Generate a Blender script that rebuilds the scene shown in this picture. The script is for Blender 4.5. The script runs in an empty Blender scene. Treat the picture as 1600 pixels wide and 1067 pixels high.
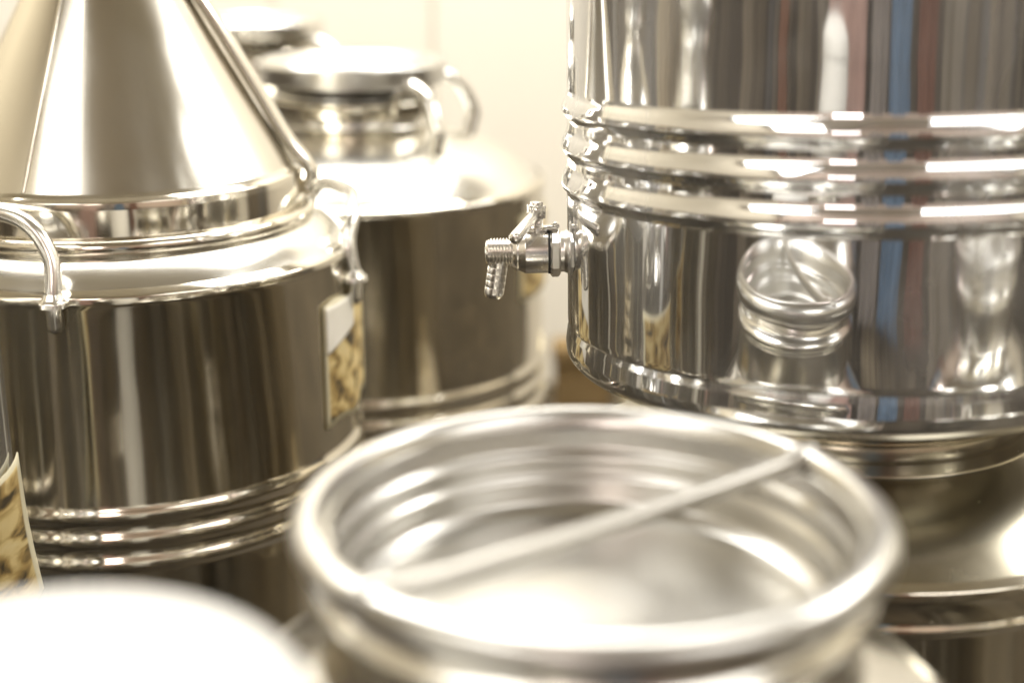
import bpy, bmesh, math, random
from mathutils import Vector
R = math.radians
random.seed(7)
S = bpy.context.scene
COL = S.collection
H = 0.9155                    # height of the lens above the floor

# ------------------------------------------------------------------ camera
PITCH = 0.289
cam_d = bpy.data.cameras.new("camera"); cam = bpy.data.objects.new("camera", cam_d); COL.objects.link(cam)
cam.location = (0, 0, H); cam.rotation_euler = (math.pi/2 - PITCH, 0, 0)
cam_d.lens = 50; cam_d.sensor_width = 36; cam_d.clip_start = 0.01; cam_d.clip_end = 50
cam_d.dof.use_dof = True; cam_d.dof.focus_distance = 0.978; cam_d.dof.aperture_fstop = 2.5
cam_d.dof.aperture_blades = 0
S.camera = cam
S.view_settings.view_transform = 'Standard'; S.view_settings.look = 'None'
S.view_settings.exposure = 0.08; S.view_settings.gamma = 1.0
S.cycles.use_denoising = True
S.cycles.max_bounces = 14; S.cycles.glossy_bounces = 10; S.cycles.diffuse_bounces = 4
S.cycles.sample_clamp_indirect = 8.0

# ------------------------------------------------------------------ world and lamps
W = bpy.data.worlds.new("World"); S.world = W; W.use_nodes = True
W.node_tree.nodes["Background"].inputs[0].default_value = (1.0, 0.93, 0.80, 1)
W.node_tree.nodes["Background"].inputs[1].default_value = 0.02
def area(name, loc, sx, sy, power, col, target=None):
    l = bpy.data.lights.new(name, 'AREA'); l.shape = 'RECTANGLE'; l.size = sx; l.size_y = sy
    l.energy = power; l.color = col
    o = bpy.data.objects.new(name, l); COL.objects.link(o)
    o.location = (loc[0], loc[1], loc[2] + H)
    if target is not None:
        d = Vector((target[0], target[1], target[2] + H)) - o.location
        o.rotation_euler = d.to_track_quat('-Z', 'Y').to_euler()
    return o
WARM = (1.0, 0.975, 0.93)
area("ceiling_lamp_by_back_wall", (-0.35, 2.00, 1.66), 2.40, 0.90, 100, WARM)
area("ceiling_lamp_right_back", (2.20, 1.70, 1.66), 0.50, 1.6, 66, WARM)
area("ceiling_lamp_rear_right", (2.0, -1.0, 1.66), 2.2, 1.00, 36, WARM)
area("ceiling_lamp_rear_left", (-1.35, -0.9, 1.66), 1.00, 1.7, 28, WARM)
area("rear_window", (-0.45, -1.60, 0.92), 0.46, 0.42, 6, (1.0, 0.87, 0.82), (0.1, 0.8, -0.1))

# ------------------------------------------------------------------ materials
def new_mat(name):
    m = bpy.data.materials.new(name); m.use_nodes = True
    nt = m.node_tree; b = nt.nodes["Principled BSDF"]
    return m, nt, b
def node(nt, t, **kw):
    n = nt.nodes.new(t)
    for k, v in kw.items(): setattr(n, k, v)
    return n
def ramp(nt, src, stops):
    r = node(nt, 'ShaderNodeValToRGB'); nt.links.new(src, r.inputs[0])
    e = r.color_ramp.elements
    while len(e) < len(stops): e.new(0.5)
    for i, (p, c) in enumerate(stops):
        e[i].position = p; e[i].color = (c[0], c[1], c[2], 1) if len(c) == 3 else c
    return r.outputs[0]
def steel(name, col, rough, smudge=0.1, wave=0.0008, wscale=9, scratch=0.0, haze=0.0):
    """polished or satin stainless steel: faint waviness, wiped smears, hairline scratches"""
    m, nt, b = new_mat(name); L = nt.links.new
    b.inputs['Metallic'].default_value = 1
    b.inputs['Base Color'].default_value = (*col, 1)
    tc = node(nt, 'ShaderNodeTexCoord')
    mp = node(nt, 'ShaderNodeMapping'); L(tc.outputs['Object'], mp.inputs[0]); mp.inputs['Scale'].default_value = (1, 1, 0.45)
    n1 = node(nt, 'ShaderNodeTexNoise'); n1.inputs['Scale'].default_value = 14; n1.inputs['Detail'].default_value = 6
    L(mp.outputs[0], n1.inputs['Vector'])
    r1 = ramp(nt, n1.outputs[0], [(0.48, (rough,)*3), (0.74, (rough + smudge,)*3)])
    n3 = node(nt, 'ShaderNodeTexNoise'); n3.inputs['Scale'].default_value = 320; n3.inputs['Detail'].default_value = 2
    L(tc.outputs['Object'], n3.inputs['Vector'])
    r3 = ramp(nt, n3.outputs[0], [(0.72, (0, 0, 0)), (0.82, (0.10,)*3)])
    add = node(nt, 'ShaderNodeMath', operation='ADD'); L(r1, add.inputs[0]); L(r3, add.inputs[1])
    L(add.outputs[0], b.inputs['Roughness'])
    n2 = node(nt, 'ShaderNodeTexNoise'); n2.inputs['Scale'].default_value = wscale; n2.inputs['Detail'].default_value = 1.5
    L(tc.outputs['Object'], n2.inputs['Vector'])
    bp = node(nt, 'ShaderNodeBump'); bp.inputs['Strength'].default_value = 1; bp.inputs['Distance'].default_value = wave
    L(n2.outputs[0], bp.inputs['Height'])
    last = bp
    if scratch:
        mp2 = node(nt, 'ShaderNodeMapping'); L(tc.outputs['Object'], mp2.inputs[0]); mp2.inputs['Scale'].default_value = (30, 30, 900)
        n4 = node(nt, 'ShaderNodeTexNoise'); n4.inputs['Scale'].default_value = 1; n4.inputs['Detail'].default_value = 3
        L(mp2.outputs[0], n4.inputs['Vector'])
        b2 = node(nt, 'ShaderNodeBump'); b2.inputs['Strength'].default_value = 1; b2.inputs['Distance'].default_value = scratch
        L(n4.outputs[0], b2.inputs['Height']); L(bp.outputs[0], b2.inputs['Normal']); last = b2
    L(last.outputs[0], b.inputs['Normal'])
    if haze:
        b2_ = node(nt, 'ShaderNodeBsdfPrincipled'); b2_.inputs['Metallic'].default_value = 1
        b2_.inputs['Base Color'].default_value = (*col, 1); b2_.inputs['Roughness'].default_value = 0.5
        mixs = node(nt, 'ShaderNodeMixShader')
        n5 = node(nt, 'ShaderNodeTexNoise'); n5.inputs['Scale'].default_value = 10; n5.inputs['Detail'].default_value = 7; n5.inputs['Distortion'].default_value = 1.2
        L(mp.outputs[0], n5.inputs['Vector'])
        L(ramp(nt, n5.outputs[0], [(0.40, (haze*0.5,)*3), (0.75, (min(1, haze*2.4),)*3)]), mixs.inputs[0])
        L(b.outputs[0], mixs.inputs[1]); L(b2_.outputs[0], mixs.inputs[2])
        L(mixs.outputs[0], nt.nodes['Material Output'].inputs[0])
    return m
def plain(name, c1, c2, rough, scale=20, spec=0.5, bump=0.0, stretch=(1, 1, 1)):
    m, nt, b = new_mat(name); L = nt.links.new
    tc = node(nt, 'ShaderNodeTexCoord'); mp = node(nt, 'ShaderNodeMapping'); L(tc.outputs['Object'], mp.inputs[0])
    mp.inputs['Scale'].default_value = stretch
    n = node(nt, 'ShaderNodeTexNoise'); n.inputs['Scale'].default_value = scale; n.inputs['Detail'].default_value = 5
    L(mp.outputs[0], n.inputs['Vector'])
    L(ramp(nt, n.outputs[0], [(0.35, c1), (0.65, c2)]), b.inputs['Base Color'])
    b.inputs['Roughness'].default_value = rough; b.inputs['Specular IOR Level'].default_value = spec
    if bump:
        bp = node(nt, 'ShaderNodeBump'); bp.inputs['Distance'].default_value = bump; L(n.outputs[0], bp.inputs['Height'])
        L(bp.outputs[0], b.inputs['Normal'])
    return m
M = {}
M['mirror'] = steel('mirror_steel', (0.78, 0.785, 0.79), 0.035, 0.07, 0.0018, 9, 0.0, 0.16)
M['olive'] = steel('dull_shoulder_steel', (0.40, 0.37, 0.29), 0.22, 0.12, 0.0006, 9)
M['polish'] = steel('polished_steel', (0.70, 0.66, 0.57), 0.07, 0.08, 0.0010, 9, 0.0, 0.04)
M['satin'] = steel('satin_steel', (0.60, 0.59, 0.56), 0.28, 0.08, 0.0003, 9)
M['dull'] = steel('dull_steel', (0.50, 0.485, 0.45), 0.36, 0.08, 0.0003, 9)
M['semi'] = steel('brushed_steel', (0.76, 0.745, 0.70), 0.20, 0.06, 0.0004, 9)
M['cone'] = steel('spun_steel', (0.70, 0.67, 0.60), 0.17, 0.06, 0.0003, 8)
M['tap'] = steel('turned_steel', (0.80, 0.775, 0.73), 0.24, 0.06, 0.00004, 60)
M['rubber'] = plain('black_rubber', (0.015,)*3, (0.03,)*3, 0.6)
M['plastic'] = plain('white_plastic', (0.70, 0.695, 0.67), (0.76, 0.75, 0.725), 0.45, 6)
M['wall'] = plain('cream_paint', (0.81, 0.765, 0.665), (0.85, 0.805, 0.705), 0.8, 1.2, 0.2, 0.0, (1, 1, 0.15))
M['ceiling'] = plain('beige_ceiling', (0.50, 0.46, 0.37), (0.54, 0.50, 0.40), 0.9, 2, 0.1)
M['floor'] = plain('dark_floor', (0.035, 0.028, 0.018), (0.07, 0.055, 0.035), 0.5, 6, 0.3, 0.0005)
M['tan'] = plain('tan_paint', (0.46, 0.37, 0.31), (0.52, 0.42, 0.36), 0.8, 1.5, 0.2)
M['dun'] = plain('dun_paint', (0.58, 0.53, 0.42), (0.64, 0.58, 0.46), 0.8, 1.5, 0.2)
M['kraft'] = plain('brown_card', (0.20, 0.135, 0.06), (0.26, 0.18, 0.085), 0.85, 30, 0.2)
M['card'] = plain('pale_card', (0.70, 0.62, 0.42), (0.78, 0.70, 0.50), 0.85, 12, 0.2)
def plank_mat():
    m, nt, b = new_mat('plank_wood'); L = nt.links.new
    oi = node(nt, 'ShaderNodeObjectInfo')
    base = ramp(nt, oi.outputs['Random'], [(0.0, (0.04, 0.03, 0.02)), (0.35, (0.10, 0.08, 0.055)), (0.6, (0.17, 0.14, 0.10)),
                                           (0.8, (0.09, 0.088, 0.09)), (0.93, (0.28, 0.23, 0.16)), (1.0, (0.50, 0.43, 0.30))])
    tc = node(nt, 'ShaderNodeTexCoord'); mp = node(nt, 'ShaderNodeMapping'); L(tc.outputs['Object'], mp.inputs[0])
    mp.inputs['Scale'].default_value = (40, 40, 2)
    n = node(nt, 'ShaderNodeTexNoise'); n.inputs['Scale'].default_value = 1; n.inputs['Detail'].default_value = 5; L(mp.outputs[0], n.inputs['Vector'])
    mx = node(nt, 'ShaderNodeMix', data_type='RGBA', blend_type='MULTIPLY'); mx.inputs[0].default_value = 1
    L(base, mx.inputs[6]); L(ramp(nt, n.outputs[0], [(0.3, (0.7,)*3), (0.7, (1.35,)*3)]), mx.inputs[7])
    L(mx.outputs[2], b.inputs['Base Color']); b.inputs['Roughness'].default_value = 0.55
    return m
M['plank'] = plank_mat()
def parchment(name, dark):
    """old paper label printed with blurred brown picture and a line border (UV space)"""
    m, nt, b = new_mat(name); L = nt.links.new
    uv = node(nt, 'ShaderNodeUVMap')
    n = node(nt, 'ShaderNodeTexNoise'); n.inputs['Scale'].default_value = 5.5; n.inputs['Detail'].default_value = 4; n.inputs['Distortion'].default_value = 0.6
    L(uv.outputs[0], n.inputs['Vector'])
    pic = ramp(nt, n.outputs[0], [(0.36, dark), (0.46, (0.40, 0.27, 0.09)), (0.55, (0.66, 0.52, 0.24)), (0.75, (0.72, 0.60, 0.33))])
    # border mask from distance to the edge
    sep = node(nt, 'ShaderNodeSeparateXYZ'); L(uv.outputs[0], sep.inputs[0])
    def edge(o):
        a = node(nt, 'ShaderNodeMath', operation='SUBTRACT'); L(o, a.inputs[0]); a.inputs[1].default_value = 0.5
        c = node(nt, 'ShaderNodeMath', operation='ABSOLUTE'); L(a.outputs[0], c.inputs[0]); return c.outputs[0]
    mxm = node(nt, 'ShaderNodeMath', operation='MAXIMUM'); L(edge(sep.outputs[0]), mxm.inputs[0]); L(edge(sep.outputs[1]), mxm.inputs[1])
    msk = ramp(nt, mxm.outputs[0], [(0.0, (0, 0, 0)), (0.455, (0, 0, 0)), (0.465, (1, 1, 1)), (1.0, (1, 1, 1))])
    mx = node(nt, 'ShaderNodeMix', data_type='RGBA'); L(msk, mx.inputs[0]); L(pic, mx.inputs[6])
    mx.inputs[7].default_value = (0.62, 0.57, 0.40, 1)
    L(mx.outputs[2], b.inputs['Base Color']); b.inputs['Roughness'].default_value = 0.55
    return m
M['label'] = parchment('printed_parchment', (0.05, 0.035, 0.015))
M['paper'] = plain('white_paper', (0.82, 0.79, 0.70), (0.88, 0.85, 0.78), 0.7, 30, 0.3)
def cloth(name, c):
    return plain(name, tuple(0.8*k for k in c), tuple(1.15*k for k in c), 0.9, 8, 0.1)

# ------------------------------------------------------------------ builders
def link(name, me, mat, parent=None):
    o = bpy.data.objects.new(name, me); COL.objects.link(o)
    if mat and not me.materials: me.materials.append(mat)
    if parent: o.parent = parent
    return o
def thing(name, label, cat, loc, rot=(0, 0, 0), group=None):
    o = bpy.data.objects.new(name, None); COL.objects.link(o); o.empty_display_size = 0.05
    o.location = (loc[0], loc[1], loc[2] + H); o.rotation_euler = rot
    o['label'] = label; o['category'] = cat
    if group: o['group'] = group
    return o
def fillet(pts, n=6):
    """pts: (r, z[, radius]); returns the polyline with rounded corners"""
    out = []
    for i, p in enumerate(pts):
        rad = p[2] if len(p) > 2 else 0
        P = Vector((p[0], p[1]))
        if rad <= 0 or i in (0, len(pts) - 1): out.append(P); continue
        a = Vector(pts[i-1][:2]) - P; b = Vector(pts[i+1][:2]) - P
        la, lb = a.length, b.length
        if la < 1e-6 or lb < 1e-6: continue
        a.normalize(); b.normalize()
        ang = a.angle(b)
        if ang > math.pi - 0.02: out.append(P); continue
        t = min(rad / math.tan(ang/2), la*0.49, lb*0.49); rr = t*math.tan(ang/2)
        c = P + (a + b).normalized() * (rr/math.sin(ang/2))
        p0 = P + a*t; p1 = P + b*t
        a0 = math.atan2(p0.y-c.y, p0.x-c.x); a1 = math.atan2(p1.y-c.y, p1.x-c.x)
        d = (a1 - a0 + math.pi) % (2*math.pi) - math.pi
        for k in range(n+1):
            q = a0 + d*k/n; out.append(Vector((c.x + rr*math.cos(q), c.y + rr*math.sin(q))))
    return out
def lathe_mesh(name, prof, seg=160, wob=None):
    vs, fs, rings = [], [], []
    for p in prof:
        r, z = p[0], p[1]
        if r < 1e-5: rings.append([len(vs)]); vs.append((0, 0, z)); continue
        ring = []
        for k in range(seg):
            a = 2*math.pi*k/seg
            rr = r + (wob(a, z) if wob else 0)
            ring.append(len(vs)); vs.append((rr*math.cos(a), rr*math.sin(a), z))
        rings.append(ring)
    for A, B in zip(rings, rings[1:]):
        for k in range(seg):
            k2 = (k+1) % seg
            if len(A) == 1 and len(B) == 1: continue
            if len(A) == 1: fs.append((A[0], B[k2], B[k]))
            elif len(B) == 1: fs.append((A[k], A[k2], B[0]))
            else: fs.append((A[k], A[k2], B[k2], B[k]))
    me = bpy.data.meshes.new(name); me.from_pydata(vs, [], fs)
    bm = bmesh.new(); bm.from_mesh(me); bmesh.ops.recalc_face_normals(bm, faces=bm.faces); bm.to_mesh(me); bm.free()
    me.polygons.foreach_set('use_smooth', [True]*len(me.polygons)); me.update()
    return me
def lathe(name, prof, mat, parent=None, seg=160, n=6, wob=None):
    return link(name, lathe_mesh(name, fillet(prof, n), seg, wob), mat, parent)
def smooth_path(pts, sub=8):
    P = [Vector(p) for p in pts]; P = [2*P[0]-P[1]] + P + [2*P[-1]-P[-2]]; out = []
    for i in range(1, len(P)-2):
        for k in range(sub):
            t = k/sub; a, b, c, d = P[i-1:i+3]
            out.append(0.5*((2*b) + (c-a)*t + (2*a-5*b+4*c-d)*t*t + (3*b-a-3*c+d)*t**3))
    out.append(P[-2]); return out
def tube_mesh(name, path, rad, seg=14, flat=None):
    """round bar along a path with domed ends; rad a number or a function of 0..1"""
    path = [Vector(p) for p in path]; vs, fs = [], []
    N = len(path); up = None; rings = []
    rf = rad if callable(rad) else (lambda t: rad)
    for i, p in enumerate(path):
        d = (path[min(i+1, N-1)] - path[max(i-1, 0)]).normalized()
        if up is None:
            up = Vector((0, 0, 1)) if abs(d.z) < 0.9 else Vector((1, 0, 0))
        x = d.cross(up).normalized(); up = x.cross(d).normalized()
        r = rf(i/(N-1)); caps = [(0, 1)]
        if i == 0: caps = [(-0.6, 0.55), (-0.3, 0.85), (0, 1)]
        if i == N-1: caps = [(0, 1), (0.3, 0.85), (0.6, 0.55)]
        for o, s in caps:
            ring = []
            for k in range(seg):
                a = 2*math.pi*k/seg
                fx, fz = (flat or (1, 1))
                ring.append(len(vs)); vs.append(p + d*o*r + x*math.cos(a)*r*s*fx + up*math.sin(a)*r*s*fz)
            rings.append(ring)
    for A, B in zip(rings, rings[1:]):
        for k in range(seg): fs.append((A[k], A[(k+1) % seg], B[(k+1) % seg], B[k]))
    fs.append(tuple(rings[0][::-1])); fs.append(tuple(rings[-1]))
    me = bpy.data.meshes.new(name); me.from_pydata(vs, [], fs)
    me.polygons.foreach_set('use_smooth', [True]*len(me.polygons)); me.update()
    return me
def tube(name, path, rad, mat, parent=None, seg=14, flat=None):
    return link(name, tube_mesh(name, path, rad, seg, flat), mat, parent)
def box_mesh(name, sx, sy, sz, bev=0.003, z0=True, seg=2):
    bm = bmesh.new(); bmesh.ops.create_cube(bm, size=1)
    for v in bm.verts: v.co = Vector((v.co.x*sx, v.co.y*sy, (v.co.z + (0.5 if z0 else 0))*sz))
    if bev: bmesh.ops.bevel(bm, geom=bm.edges[:], offset=bev, segments=seg, affect='EDGES')
    me = bpy.data.meshes.new(name); bm.to_mesh(me); bm.free(); return me
def patch(name, rad, a0, a1, z0, z1, mat, parent, thick=0.0008, nx=24, ny=12, shape=None, lift=None):
    """paper stuck round a can: curved sheet with thickness and UVs; shape(u, v) moves the edge"""
    vs, fs, uvs = [], [], []
    for s in (0, 1):
        for j in range(ny+1):
            for i in range(nx+1):
                u, v = i/nx, j/ny; du = dv = 0
                if shape: du, dv = shape(u, v)
                a = a0 + (a1-a0)*(u+du); z = z0 + (z1-z0)*(v+dv)
                r = rad + s*thick + (lift(u, v) if lift else 0)
                vs.append((r*math.cos(a), r*math.sin(a), z)); uvs.append((u, v))
    W_ = nx+1; off = W_*(ny+1)
    for j in range(ny):
        for i in range(nx):
            q = (j*W_+i, j*W_+i+1, (j+1)*W_+i+1, (j+1)*W_+i)
            fs.append(tuple(off+k for k in q)); fs.append(q[::-1])
    edge = [i for i in range(W_)] + [j*W_+nx for j in range(1, ny+1)] + [ny*W_+i for i in range(nx-1, -1, -1)] + [j*W_ for j in range(ny-1, 0, -1)]
    for k in range(len(edge)):
        a, b = edge[k], edge[(k+1) % len(edge)]; fs.append((a, b, b+off, a+off))
    me = bpy.data.meshes.new(name); me.from_pydata(vs, [], fs)
    ul = me.uv_layers.new(name='UVMap')
    for lp in me.loops: ul.data[lp.index].uv = uvs[lp.vertex_index]
    me.polygons.foreach_set('use_smooth', [True]*len(me.polygons)); me.update()
    return link(name, me, mat, parent)

# ------------------------------------------------------------------ the setting
def slab(name, sx, sy, sz, loc, mat, kind='structure'):
    o = link(name, box_mesh(name, sx, sy, sz, 0, False), mat); o.location = (loc[0], loc[1], loc[2] + H); o['kind'] = kind
    return o
slab('floor', 6.4, 5.2, 0.1, (0.6, 0.6, -H - 0.05), M['floor'])
slab('back_wall', 6.4, 0.1, 2.64, (0.6, 2.80, 0.4045), M['wall'])
bw = bpy.data.objects['back_wall']; pm = box_mesh('panel', 0.297, 0.012, 2.62, 0.003, False); pm.materials.append(M['wall'])
for i in range(21):
    p = bpy.data.objects.new('panel', pm); COL.objects.link(p); p.parent = bw; p.location = (-3.0 + 0.3*i, -0.056 - random.uniform(0, 0.002), 0)
slab('ceiling', 6.4, 5.2, 0.1, (0.6, 0.6, 1.76), M['ceiling'])
def planked(name, origin, direction, length, nrm, mat, hgt=1.36):
    base = link(name, box_mesh(name, length, 0.06, 2.64, 0, False), mat); base['kind'] = 'structure'
    ang = math.atan2(direction[1], direction[0])
    mid = (origin[0] + direction[0]*length/2, origin[1] + direction[1]*length/2)
    base.location = (mid[0], mid[1], 0.4045 + H); base.rotation_euler = (0, 0, ang)
    pos = -length/2 + 0.01; meshes = {}
    while pos < length/2 - 0.03:
        w = random.choice((0.05, 0.08, 0.12, 0.16, 0.22))
        w = min(w, length/2 - pos)
        if w not in meshes:
            meshes[w] = box_mesh('plank', w - 0.006, 0.02, hgt, 0.002, False); meshes[w].materials.append(M['plank'])
        p = bpy.data.objects.new('plank', meshes[w]); COL.objects.link(p); p.parent = base
        p.location = (pos + w/2, nrm*(0.041 + random.uniform(0, 0.006)), -1.318 + hgt/2); pos += w
planked('left_wall', (-2.0, -1.85), (0, 1), 4.6, -1, M['dun'], 1.15)
planked('rear_wall', (-2.0, -1.85), (1, 0), 5.4, 1, M['tan'])
planked('right_wall', (3.4, -1.85), (0, 1), 4.6, 1, M['dun'])

# ------------------------------------------------------------------ the cans
G_CAN = 'lidded steel cans'
def ribs(zs, Rb, half=0.006, amp=0.003):
    """three rounded beads rolled into a can wall, listed from the top down"""
    out = []
    for z in zs:
        for k in range(9):
            t = -1 + k/4
            out.append((Rb + amp*(0.5+0.5*math.cos(math.pi*t)), z - t*half))
    return out[::-1] if False else out
def pan_lid(root, z0, Rr, barang, mat, bar=True, depth=0.043, minor=0.0078, rel=0.0):
    """pressed-in lid: rolled rim, stepped inner wall, shallow floor, bar across the rim (z0: rim height above the root)"""
    s = Rr/0.118; Ro = Rr - minor
    prof = []
    for k in range(13):                                   # rolled rim from the outside underneath over the top to the inside
        a = R(-120 + k*20)
        prof.append((Ro + minor*math.cos(a), z0 + minor*math.sin(a)))
    w = Ro - 0.006
    prof += [(w, z0 - 0.004, 0.002), (w - 0.0015, z0 - 0.012, 0.004), (w - 0.0055, z0 - 0.0155, 0.004), (w - 0.005, z0 - 0.023, 0.004),
             (w - 0.0085, z0 - 0.0265, 0.004), (w - 0.008, z0 - depth + 0.006, 0.004), (w - 0.015, z0 - depth, 0.006),
             (w - 0.04, z0 - depth + 0.0015, 0.02), (0.03, z0 - depth + 0.004, 0.02), (0, z0 - depth + 0.0045)]
    lid = lathe('lid', prof, mat, root, 192, 5)
    if bar:
        (xa, ya), (xb, yb) = barang
        P0, P1 = Vector((xa, ya, z0 + 0.0035)), Vector((xb, yb, z0 + 0.0035))
        pts = [P0.lerp(P1, t) + Vector((0, 0, dz)) for t, dz in ((-0.05, 0.001), (0.0, 0.002), (0.09, -0.0015), (0.5, -0.003), (0.91, -0.0015), (0.97, 0.001), (1.015, 0.0005))]
        tube('bar', smooth_path(pts, 6), lambda t: 0.0048 + 0.0012*max(0, 1 - min(t, 1-t)*10), M['dull'], lid, 16)
    return lid
def flat_lid(root, z0, Rr, mat):
    """plain lid with a rolled edge, slightly dished, with a low knob ring"""
    prof = [(Rr - 0.006, z0 - 0.024, 0), (Rr, z0 - 0.022, 0.003), (Rr + 0.001, z0 - 0.004, 0.004), (Rr - 0.006, z0 + 0.003, 0.004), (Rr - 0.016, z0 + 0.001, 0.004),
            (Rr - 0.022, z0 - 0.004, 0.004), (Rr*0.45, z0 - 0.002, 0.01), (0, z0 + 0.002)]
    return lathe('lid', prof, mat, root, 160)
def can(name, label, x, y, Rb, zs, group=G_CAN, mat='polish', neckmat=None, seg=176, sc=1.077):
    """zs: z levels relative to the lens: shoulder edge, neck foot, neck top; radii of neck; bead heights"""
    root = thing(name, label, 'can', (x*sc, y*sc, -H), (0, 0, 0), group); root.scale = (sc, sc, sc)  # position and size scaled about the camera; cone, small can and jar likewise
    f = lambda z: z + H/sc
    body = [(0, 0.012), (Rb - 0.03, 0.012, 0.004), (Rb - 0.012, 0.0, 0.004), (Rb, 0.006, 0.006)]
    for z in sorted(zs['beads']):
        for k in range(9):
            t = -1 + k/4
            body.append((Rb + zs.get('amp', 0.003)*(0.5+0.5*math.cos(math.pi*t)), f(z) + t*zs.get('half', 0.0075)))
    sh = f(zs['edge'])
    body += [(Rb, sh - 0.010), (Rb + 0.0015, sh - 0.006, 0.003), (Rb + 0.0012, sh - 0.001, 0.003), (Rb - 0.005, sh + 0.003, 0.004)]
    link('body', lathe_mesh('body', fillet(body, 5), seg), M[mat], root)
    rn, nf, nt_ = zs['rneck'], f(zs['foot']), f(zs['top'])
    r0, z0 = Rb - 0.006, sh + 0.0025; shp = []
    for k in range(13):
        t = k/12
        rr = r0 + (rn + 0.004 - r0)*t; zz = z0 + (nf - z0)*(t + zs.get('dome', 0.25)*math.sin(math.pi*t)*(1-t)*1.6)
        shp.append((rr, zz))
    shp += [(rn + 0.001, nf + 0.002, 0.004), (rn, nf + 0.010, 0.004)]
    for zz in zs.get('rings', []):
        for k in range(9):
            t = -1 + k/4
            shp.append((rn + 0.006*(0.5+0.5*math.cos(math.pi*t)), f(zz) + t*0.0085))
    shp += [(rn, nt_), (rn - 0.004, nt_)]
    link('shoulder', lathe_mesh('shoulder', fillet(shp, 5), seg), M[neckmat or mat], root)
    return root, f

# --- the open pan-lidded can in front
fg, f = can('steel_can', 'satin steel can in the foreground whose pan-shaped lid has a bar slanting across it', 0.0345, 0.5635, 0.190,
            dict(edge=-0.365, foot=-0.3052, top=-0.2463, rneck=0.1163, beads=(-0.62, -0.642, -0.664), rings=(-0.2686,), dome=0.15), mat='semi', neckmat='semi', sc=1.0)
pan_lid(fg, f(-0.2458), 0.1286, ((-0.0825, -0.0796), (0.1025, 0.0621)), M['satin'], minor=0.0079)

# --- the can that carries the tank
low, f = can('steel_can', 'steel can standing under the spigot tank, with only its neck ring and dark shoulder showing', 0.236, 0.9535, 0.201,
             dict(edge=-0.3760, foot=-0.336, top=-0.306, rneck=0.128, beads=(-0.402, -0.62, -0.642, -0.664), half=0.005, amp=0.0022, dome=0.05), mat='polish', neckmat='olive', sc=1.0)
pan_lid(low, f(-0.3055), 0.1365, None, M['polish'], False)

# --- left can with the cone on it
A, f = can('steel_can', 'polished steel can at left with a tall cone standing on it', -0.307, 1.105, 0.180,
           dict(edge=-0.244, foot=-0.218, top=-0.200, rneck=0.136, beads=(-0.405, -0.4235, -0.442), amp=0.0035, half=0.0085, dome=0.12), neckmat='semi')
def loop_handle(root, az, half, Rb, zb, rise, out, rad, mat):
    p = []
    for t, up, o in ((-1, -0.014, 0.003), (-1, 0.004, 0.006), (-0.97, 0.55, 0.35), (-0.72, 0.93, 0.8), (0, 1.0, 1.0), (0.72, 0.93, 0.8), (0.97, 0.55, 0.35), (1, 0.004, 0.006), (1, -0.014, 0.003)):
        a = az + half*t
        r = Rb + (o*out if abs(up) > 0.1 else 0.005); z = zb + (up*rise if abs(up) > 0.1 else up)
        p.append((r*math.cos(a), r*math.sin(a), z))
    h = tube('handle', smooth_path(p, 7), rad, mat, root, 14)
    for q in (p[1], p[-2]):
        w = link('weld', lathe_mesh('weld', fillet([(0.0105, -0.003), (0.0100, 0.0005, 0.002), (0.0078, 0.002, 0.002), (0.0058, 0.006)], 3), 24, lambda a, z: 0.0004*math.sin(5*a)), mat, h)
        w.location = q
    return h
loop_handle(A, R(241), R(29), 0.180, f(-0.250), 0.062, -0.012, 0.0058, M['semi'])
loop_handle(A, R(19), R(27), 0.180, f(-0.272), 0.056, 0.002, 0.0062, M['semi'])
toc = math.atan2(-1.105, 0.307)
lab = patch('label', 0.1812, toc + R(50), toc + R(86), f(-0.378), f(-0.280), M['label'], A,
            shape=lambda u, v: (0, 0.03*math.sin(u*9)), lift=lambda u, v: 0.004*max(0, u-0.8)/0.2)
patch('white_sticker', 0.1826, toc + R(50.5), toc + R(67), f(-0.318), f(-0.281), M['paper'], lab,
      shape=lambda u, v: (0, -0.30*u*(1-v)*0 + (0.32*u if v < 0.5 else 0)*(1-2*v)))
cone = thing('steel_cone', 'tall spun steel cone with a strap handle, standing on the left can', 'cone lid', (-0.3306, 1.190, -0.2362)); cone.scale = (1.085, 1.085, 1.077)
lathe('cone', [(0.1385, 0.031, 0.002), (0.1335, 0.036, 0.003), (0.020, 0.238, 0.01), (0.016, 0.262, 0.004), (0.016, 0.300, 0.003), (0.0145, 0.3015, 0.001), (0.0135, 0.295)], M['cone'], cone, 176)
lathe('collar', [(0.139, 0.000, 0), (0.1415, 0.004, 0.002), (0.1405, 0.026, 0.002), (0.1395, 0.031, 0.002), (0.136, 0.0335, 0.002)], M['polish'], cone, 176)
lathe('rim_bead', [(0.146 + 0.0055*math.cos(R(k*20)), 0.001 + 0.0055*math.sin(R(k*20))) for k in range(19)], M['polish'], cone, 176)
sa = R(4)
def on_cone(z, off):
    r = 0.1335 + (0.020-0.1335)*(z-0.036)/(0.238-0.036) + off
    return (r*math.cos(sa), r*math.sin(sa), z)
tube('strap_handle', smooth_path([on_cone(0.185, 0.002), on_cone(0.180, 0.005), on_cone(0.15, 0.0075), on_cone(0.10, 0.0075), on_cone(0.056, 0.007), (0.1475*math.cos(sa), 0.1475*math.sin(sa), 0.030), (0.1440*math.cos(sa), 0.1440*math.sin(sa), 0.014)], 7), 0.0060, M['cone'], cone, 16, (1.9, 0.9))
sm = R(-104)
tube('seam', [(0.1330*math.cos(sm), 0.1330*math.sin(sm), 0.037), (0.0215*math.cos(sm), 0.0215*math.sin(sm), 0.236)], 0.0011, M['cone'], cone, 8, (1.6, 0.6))

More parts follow.
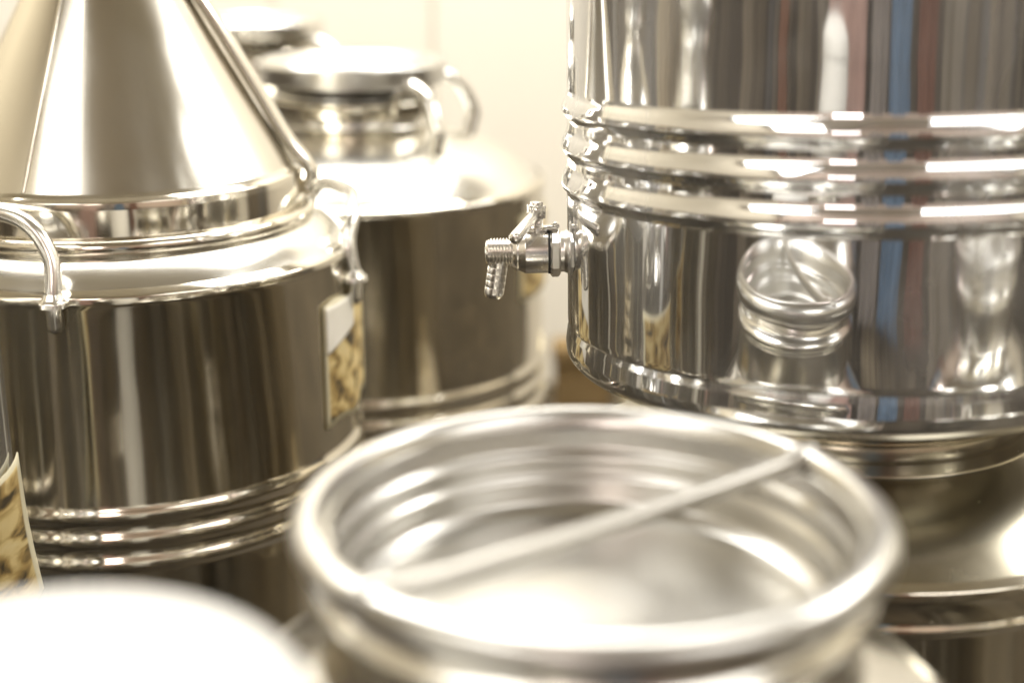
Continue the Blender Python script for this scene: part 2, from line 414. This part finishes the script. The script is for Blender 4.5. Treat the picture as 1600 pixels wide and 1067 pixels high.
# --- second row: can with neck handles
B, f = can('steel_can', 'polished steel can behind the cone, with bright flat lid and arched neck handles', -0.166, 1.500, 0.200,
           dict(edge=-0.262, foot=-0.205, top=-0.160, rneck=0.082, beads=(-0.455, -0.476, -0.497), amp=0.0035, half=0.009, dome=0.18), neckmat='semi')
flat_lid(B, f(-0.140), 0.0965, M['satin'])
lathe('neck_ring', [(0.0825, f(-0.196)), (0.089, f(-0.193), 0.003), (0.090, f(-0.178), 0.003), (0.0825, f(-0.175))], M['polish'], B, 128)
def neck_handle(root, az, r0, z0, r1, z1, out, rad, mat):
    c, s = math.cos(az), math.sin(az)
    p = [(r0, z0), (r0 + 0.02, z0 + 0.006), (r0 + out*0.75, z0 - 0.008), (r0 + out, z0 - 0.036), (r1 + 0.002, z1 + 0.02), (r1, z1)]
    return tube('handle', smooth_path([(r*c, r*s, z) for r, z in p], 7), rad, mat, root, 14)
neck_handle(B, R(-48), 0.080, f(-0.165), 0.135, f(-0.236), 0.060, 0.0068, M['semi'])
neck_handle(B, R(28), 0.080, f(-0.165), 0.135, f(-0.236), 0.060, 0.0068, M['semi'])
tb = math.atan2(-1.5, 0.166)
patch('label', 0.2012, tb + R(54), tb + R(82), f(-0.375), f(-0.288), M['label'], B)

# --- third row, mostly hidden
C, f = can('steel_can', 'steel can farthest back, only its lid edge showing between the cone and the bright lid', -0.352, 1.93, 0.195,
           dict(edge=-0.262, foot=-0.205, top=-0.150, rneck=0.085, beads=(-0.445, -0.465, -0.485), dome=0.18))
flat_lid(C, f(-0.126), 0.101, M['semi'])
neck_handle(C, R(-20), 0.084, f(-0.160), 0.135, f(-0.236), 0.060, 0.0068, M['semi'])
neck_handle(C, R(160), 0.084, f(-0.160), 0.135, f(-0.236), 0.060, 0.0068, M['semi'])

# --- cut off by the left edge: small can with a parchment label
D = thing('small_steel_can', 'small round-shouldered steel can cut off by the left edge, with a dark-printed parchment label', 'can', (-0.4383, 0.8616, -H)); D.scale = (1.077,)*3
f = lambda z: z + H/1.077
lathe('body', [(0, 0.0), (0.096, 0.0, 0.004), (0.100, 0.006, 0.004), (0.100, f(-0.262), 0.012), (0.098, f(-0.236), 0.016), (0.080, f(-0.222), 0.012), (0.045, f(-0.214), 0.01), (0.040, f(-0.190), 0.003)], M['mirror'], D, 144)
lathe('lid', [(0.041, f(-0.205)), (0.046, f(-0.203), 0.002), (0.046, f(-0.180), 0.003), (0.020, f(-0.177), 0.004), (0, f(-0.177))], M['satin'], D, 96)
td = math.atan2(-0.80, 0.385)
patch('label', 0.1012, td - R(40), td + R(74), f(-0.410), f(-0.322), M['label'], D,
      shape=lambda u, v: ((u-0.5)*0.10*(2*v-1)**2 + 0.06*(u-0.5)*(1-v), 0.05*(2*u-1)**2*(2*v-1)),
      lift=lambda u, v: 0.0085*max(0, (u-0.55)/0.45)**2*(1-0.8*v))

# --- near white container at the lower left
Wt = thing('white_container', 'round white container with a smooth domed lid, very close at the lower left corner', 'container', (-0.1310, 0.3400, -H)); Wt.scale = (1.045,)*3
f = lambda z: z + 0.002 + H/1.045
lathe('body', [(0, 0), (0.062, 0, 0.004), (0.066, 0.006, 0.004), (0.069, f(-0.215), 0.002), (0.066, f(-0.212))], M['plastic'], Wt, 128)
lathe('lid', [(0.0715, f(-0.222)), (0.0745, f(-0.220), 0.002), (0.0745, f(-0.204), 0.006), (0.068, f(-0.1965), 0.008), (0.045, f(-0.194), 0.03), (0, f(-0.1925))], M['plastic'], Wt, 160)

# --- cans that only the tank's mirror shows
P1, f = can('steel_can', 'steel can mirrored at the right edge of the spigot tank, outside the frame', 0.52, 0.40, 0.180,
            dict(edge=-0.335, foot=-0.290, top=-0.226, rneck=0.100, beads=(-0.62, -0.642, -0.664), rings=(-0.2455,)), mat='semi')
pan_lid(P1, f(-0.2255), 0.112, None, M['satin'], False)
P2, f = can('steel_can', 'steel can with a white jar on it, mirrored in the spigot tank', -0.13, -0.10, 0.180,
            dict(edge=-0.305, foot=-0.260, top=-0.185, rneck=0.090, beads=(-0.62, -0.642, -0.664), rings=(-0.205, -0.23)), mat='semi')
flat_lid(P2, f(-0.165), 0.115, M['satin'])
jar = thing('white_jar', 'white round-topped jar standing on a can, mirrored in the spigot tank', 'jar', (-0.1400, -0.1077, -0.1750)); jar.scale = (1.077,)*3
lathe('body', [(0, 0), (0.070, 0, 0.004), (0.074, 0.006, 0.004), (0.074, 0.062, 0.012), (0.062, 0.068)], M['plastic'], jar, 96)
lathe('lid', [(0.074, 0.064), (0.0755, 0.068, 0.002), (0.073, 0.090, 0.02), (0.045, 0.112, 0.03), (0, 0.117)], M['plastic'], jar, 96)
for x, y, n in ((-0.60, 0.56, 'nearer'), (-0.78, 0.98, 'farther')):
    Q, f = can('steel_can', '%s of two steel cans left of the frame, mirrored in the spigot tank' % n, x, y, 0.170,
               dict(edge=-0.215, foot=-0.130, top=-0.075, rneck=0.082, beads=(-0.445, -0.465, -0.485), rings=(-0.100,), dome=0.18), neckmat='semi', seg=112)
    flat_lid(Q, f(-0.055), 0.0965, M['satin'])

# ------------------------------------------------------------------ the spigot tank
TILT = 0.016
T = thing('spigot_tank', 'mirror-polished steel tank with three rolled ribs and a small tap, stacked on another can', 'tank', (0.2295, 0.9535, -0.2965), (-0.034, -TILT, 0))
Rt = 0.190
K = 1.077
wall = [(0, 0.006), (0.150, 0.006, 0.003), (0.156, 0.0, 0.002), (Rt - 0.022, 0.0, 0.006), (Rt - 0.006, 0.0015, 0.008), (Rt + 0.0008, 0.0085, 0.008), (Rt + 0.0014, 0.0160, 0.008), (Rt + 0.0002, 0.0250, 0.006), (Rt - 0.0010, 0.0295, 0.001), (Rt - 0.0001, 0.0310, 0.0008), (Rt, 0.034, 0.004), (Rt, 0.060), (Rt, 0.090, 0.01)]
per = 0.0245; zr = [0.1755, 0.1755 - per, 0.1755 - 2*per]          # heights of the three sharp under-edges
for z in reversed(zr):
    wall += [(Rt, z - 0.0064, 0.004), (Rt + 0.0004, z - 0.0042, 0.003), (Rt + 0.0030, z - 0.0014, 0.002), (Rt + 0.0040, z + 0.0010, 0.003), (Rt + 0.0035, z + 0.0040, 0.006),
             (Rt + 0.0021, z + 0.0080, 0.008), (Rt + 0.0005, z + 0.0115, 0.008), (Rt, z + 0.0140, 0.006)]
wall += [(Rt, zr[0] + 0.03, 0.01), (Rt, 0.24), (Rt, 0.30), (Rt, 0.40), (Rt, 0.44, 0.004), (Rt - 0.010, 0.452, 0.008), (0.1, 0.470, 0.02), (0, 0.472)]
def dents(a, z):
    return 0.00012*math.sin(5*a + 40*z) + 0.00007*math.sin(11*a - 70*z + 1.3)
tank_body = lathe('body', wall, M['mirror'], T, 288, 6, dents)
# tap: local frame, axis along -x from the wall
zt = 0.0775; yt = 0.013
def xl(name, prof, mat, parent, seg=96, n=4):
    """lathe about the -x axis; profile is (radius, distance from the tank wall)"""
    me = lathe_mesh(name, fillet(prof, n), seg)
    for v in me.vertices:
        x, y, z = v.co; v.co = (-Rt + 0.0012 - z*K, y*K + yt, x*K + zt)
    me.update(); me.set_sharp_from_angle(angle=R(32)); return link(name, me, mat, parent)
tapb = xl('tap', [(0, 0.010), (0.0115, 0.010), (0.0138, 0.0115, 0.0008), (0.0140, 0.028, 0.0012), (0.0128, 0.0305, 0.001), (0.0118, 0.0325, 0.0005), (0.0122, 0.0335, 0.0005), (0.0108, 0.036, 0.001), (0.0085, 0.0375, 0.001), (0, 0.0375)], M['tap'], T)
xl('boss', [(0.0160, -0.002), (0.0142, 0.001, 0.002), (0.0132, 0.003, 0.002), (0.0132, 0.0075, 0.001), (0.010, 0.0080)], M['tap'], tapb)
nut = xl('hex_nut', [(0.0105, 0.0052), (0.0148, 0.0052, 0.0006), (0.0168, 0.0066, 0.0005), (0.0168, 0.0106, 0.0005), (0.0150, 0.0120, 0.0004), (0.0105, 0.0121)], M['tap'], tapb, 6, 2)
nut.data.polygons.foreach_set('use_smooth', [False]*len(nut.data.polygons))
xl('gasket', [(0.011, 0.0118), (0.0144, 0.0118, 0.0004), (0.0144, 0.0134, 0.0004), (0.011, 0.0134)], M['rubber'], tapb)
thr = [(0, 0.0365), (0.0082, 0.0365)]
for k in range(7):
    x0 = 0.0370 + k*0.0020
    thr += [(0.0078, x0, 0.0002), (0.0096, x0 + 0.0010, 0.0002), (0.0078, x0 + 0.0019, 0.0002)]
thr += [(0.0086, 0.0517, 0.0012), (0.0070, 0.0535, 0.0015), (0.003, 0.0545), (0, 0.0546)]
xl('threaded_end', thr, M['tap'], tapb)
sp = [(0, -0.0275), (0.0046, -0.0275), (0.0052, -0.0270, 0.0003), (0.0060, -0.0255, 0.0008)]
for k in range(4):
    z0 = -0.0245 + k*0.0045
    sp += [(0.00635, z0, 0.0001), (0.00640, z0 + 0.0039, 0.0001), (0.00612, z0 + 0.0041, 0.0001), (0.00612, z0 + 0.0044, 0.0001)]
sp += [(0.0064, -0.004), (0.0064, 0.0)]
spout = lathe('spout', sp, M['tap'], tapb, 48, 3)
spout.scale = (K, K, K); spout.location = (-Rt - 0.0440*K, yt, zt - 0.003*K); spout.rotation_euler = (0, R(9), 0)
# lever: flat clip, pivot block and round arm that comes towards the lens
lx, lz = -Rt - 0.0190*K, zt + 0.0140*K
def place(me, name, loc, rot, mat, parent):
    o = link(name, me, mat, parent); o.location = loc; o.rotation_euler = rot; o.scale = (K, K, K)
    for p in me.polygons: p.use_smooth = True
    return o
place(box_mesh('clip', 0.022, 0.011, 0.0028, 0.001, False), 'clip', (lx + 0.003, yt, lz + 0.0012), (0, R(-7), 0), M['tap'], tapb)
place(box_mesh('stop_tab', 0.005, 0.008, 0.0045, 0.0012, False), 'stop_tab', (lx + 0.0125, yt, lz + 0.0032), (0, R(-7), 0), M['tap'], tapb)
link('pivot', lathe_mesh('pivot', fillet([(0.006, -0.001), (0.006, 0.003, 0.0008), (0.0042, 0.0042, 0.001), (0.0042, 0.010), (0, 0.0102)], 4), 32), M['tap'], tapb).location = (lx, yt, lz - 0.0005)
lever = place(box_mesh('lever', 0.0108, 0.0110, 0.0124, 0.0022, False, 4), 'lever', (lx - 0.0005, yt, lz + 0.0132), (0, R(4), R(14)), M['tap'], tapb)
d = bpy.data.objects.new('lever_arm', tube_mesh('lever_arm', [(lx - 0.001, yt - 0.002, lz + 0.0125), (lx - 0.0065, yt - 0.0195, lz + 0.009), (lx - 0.0156, yt - 0.0495, lz + 0.0038)], lambda t: 0.0036 + 0.0007*t, 20))
d.data.materials.append(M['tap']); COL.objects.link(d); d.parent = tapb

# ------------------------------------------------------------------ boxes by the back wall
bx = thing('brown_box', 'brown cardboard box on the floor against the cream wall, left of the tank', 'box', (0.125, 2.40, -H))
link('body', box_mesh('body', 0.10, 0.07, 0.17, 0.004), M['kraft'], bx)
link('lid', box_mesh('lid', 0.108, 0.078, 0.03, 0.004), M['kraft'], bx).location = (0, 0, 0.1705)
cx = thing('pale_box', 'pale box on the floor against the cream wall, beside the brown box', 'box', (0.33, 2.46, -H))
link('body', box_mesh('body', 0.26, 0.10, 0.165, 0.006), M['card'], cx)
link('lid', box_mesh('lid', 0.27, 0.11, 0.03, 0.006), M['card'], cx).location = (0, 0, 0.1655)

# ------------------------------------------------------------------ stand-in cloths on the rear wall, added to mirror as coloured streaks in the tank
def streak_cloth(x, w, col, label, top=0.75, bot=-0.75, y=-1.66):
    n = 20; vs, fs = [], []
    for s in (0, 1):
        for j in range(13):
            for i in range(n+1):
                u, v = i/n, j/12
                yy = 0.02*math.sin(u*17 + x*9)*(0.3+0.7*(1-v)) + s*0.004
                ww = w*(0.55 + 0.45*min(1, (1-v)*3))
                vs.append(((u-0.5)*ww, yy, bot + (top-bot)*v))
    o = (n+1)*13
    for j in range(12):
        for i in range(n):
            q = (j*(n+1)+i, j*(n+1)+i+1, (j+1)*(n+1)+i+1, (j+1)*(n+1)+i); fs.append(q); fs.append(tuple(k+o for k in q[::-1]))
    me = bpy.data.meshes.new('streak_cloth'); me.from_pydata(vs, [], fs)
    me.polygons.foreach_set('use_smooth', [True]*len(me.polygons))
    t = thing('added_cloth', label, 'streak_cloth', (x, y, 0), group='cloths added on the rear wall')
    link('cloth', me, cloth('cloth', col), t)
    tube('hook', smooth_path([(0, -0.05, top), (0, 0.0, top - 0.005), (0, 0.012, top + 0.015)], 4), 0.005, M['semi'], t, 8)
streak_cloth(0.36, 0.34, (0.12, 0.18, 0.27), 'blue cloth added behind the camera to give the blue streak mirrored in the spigot tank')
streak_cloth(0.80, 0.30, (0.15, 0.075, 0.055), 'dark red cloth added behind the camera to mirror right of the blue streak')
streak_cloth(-0.50, 0.60, (0.40, 0.27, 0.24), 'pink cloth added behind the camera to mirror left of the blue streak', 0.55)
streak_cloth(0.02, 0.26, (0.22, 0.20, 0.19), 'grey cloth added behind the camera to mirror beside the pink streak')
streak_cloth(-1.72, 0.24, (0.20, 0.10, 0.065), 'brown-red cloth added behind the camera for a reddish streak mirrored in the spigot tank', 0.45)
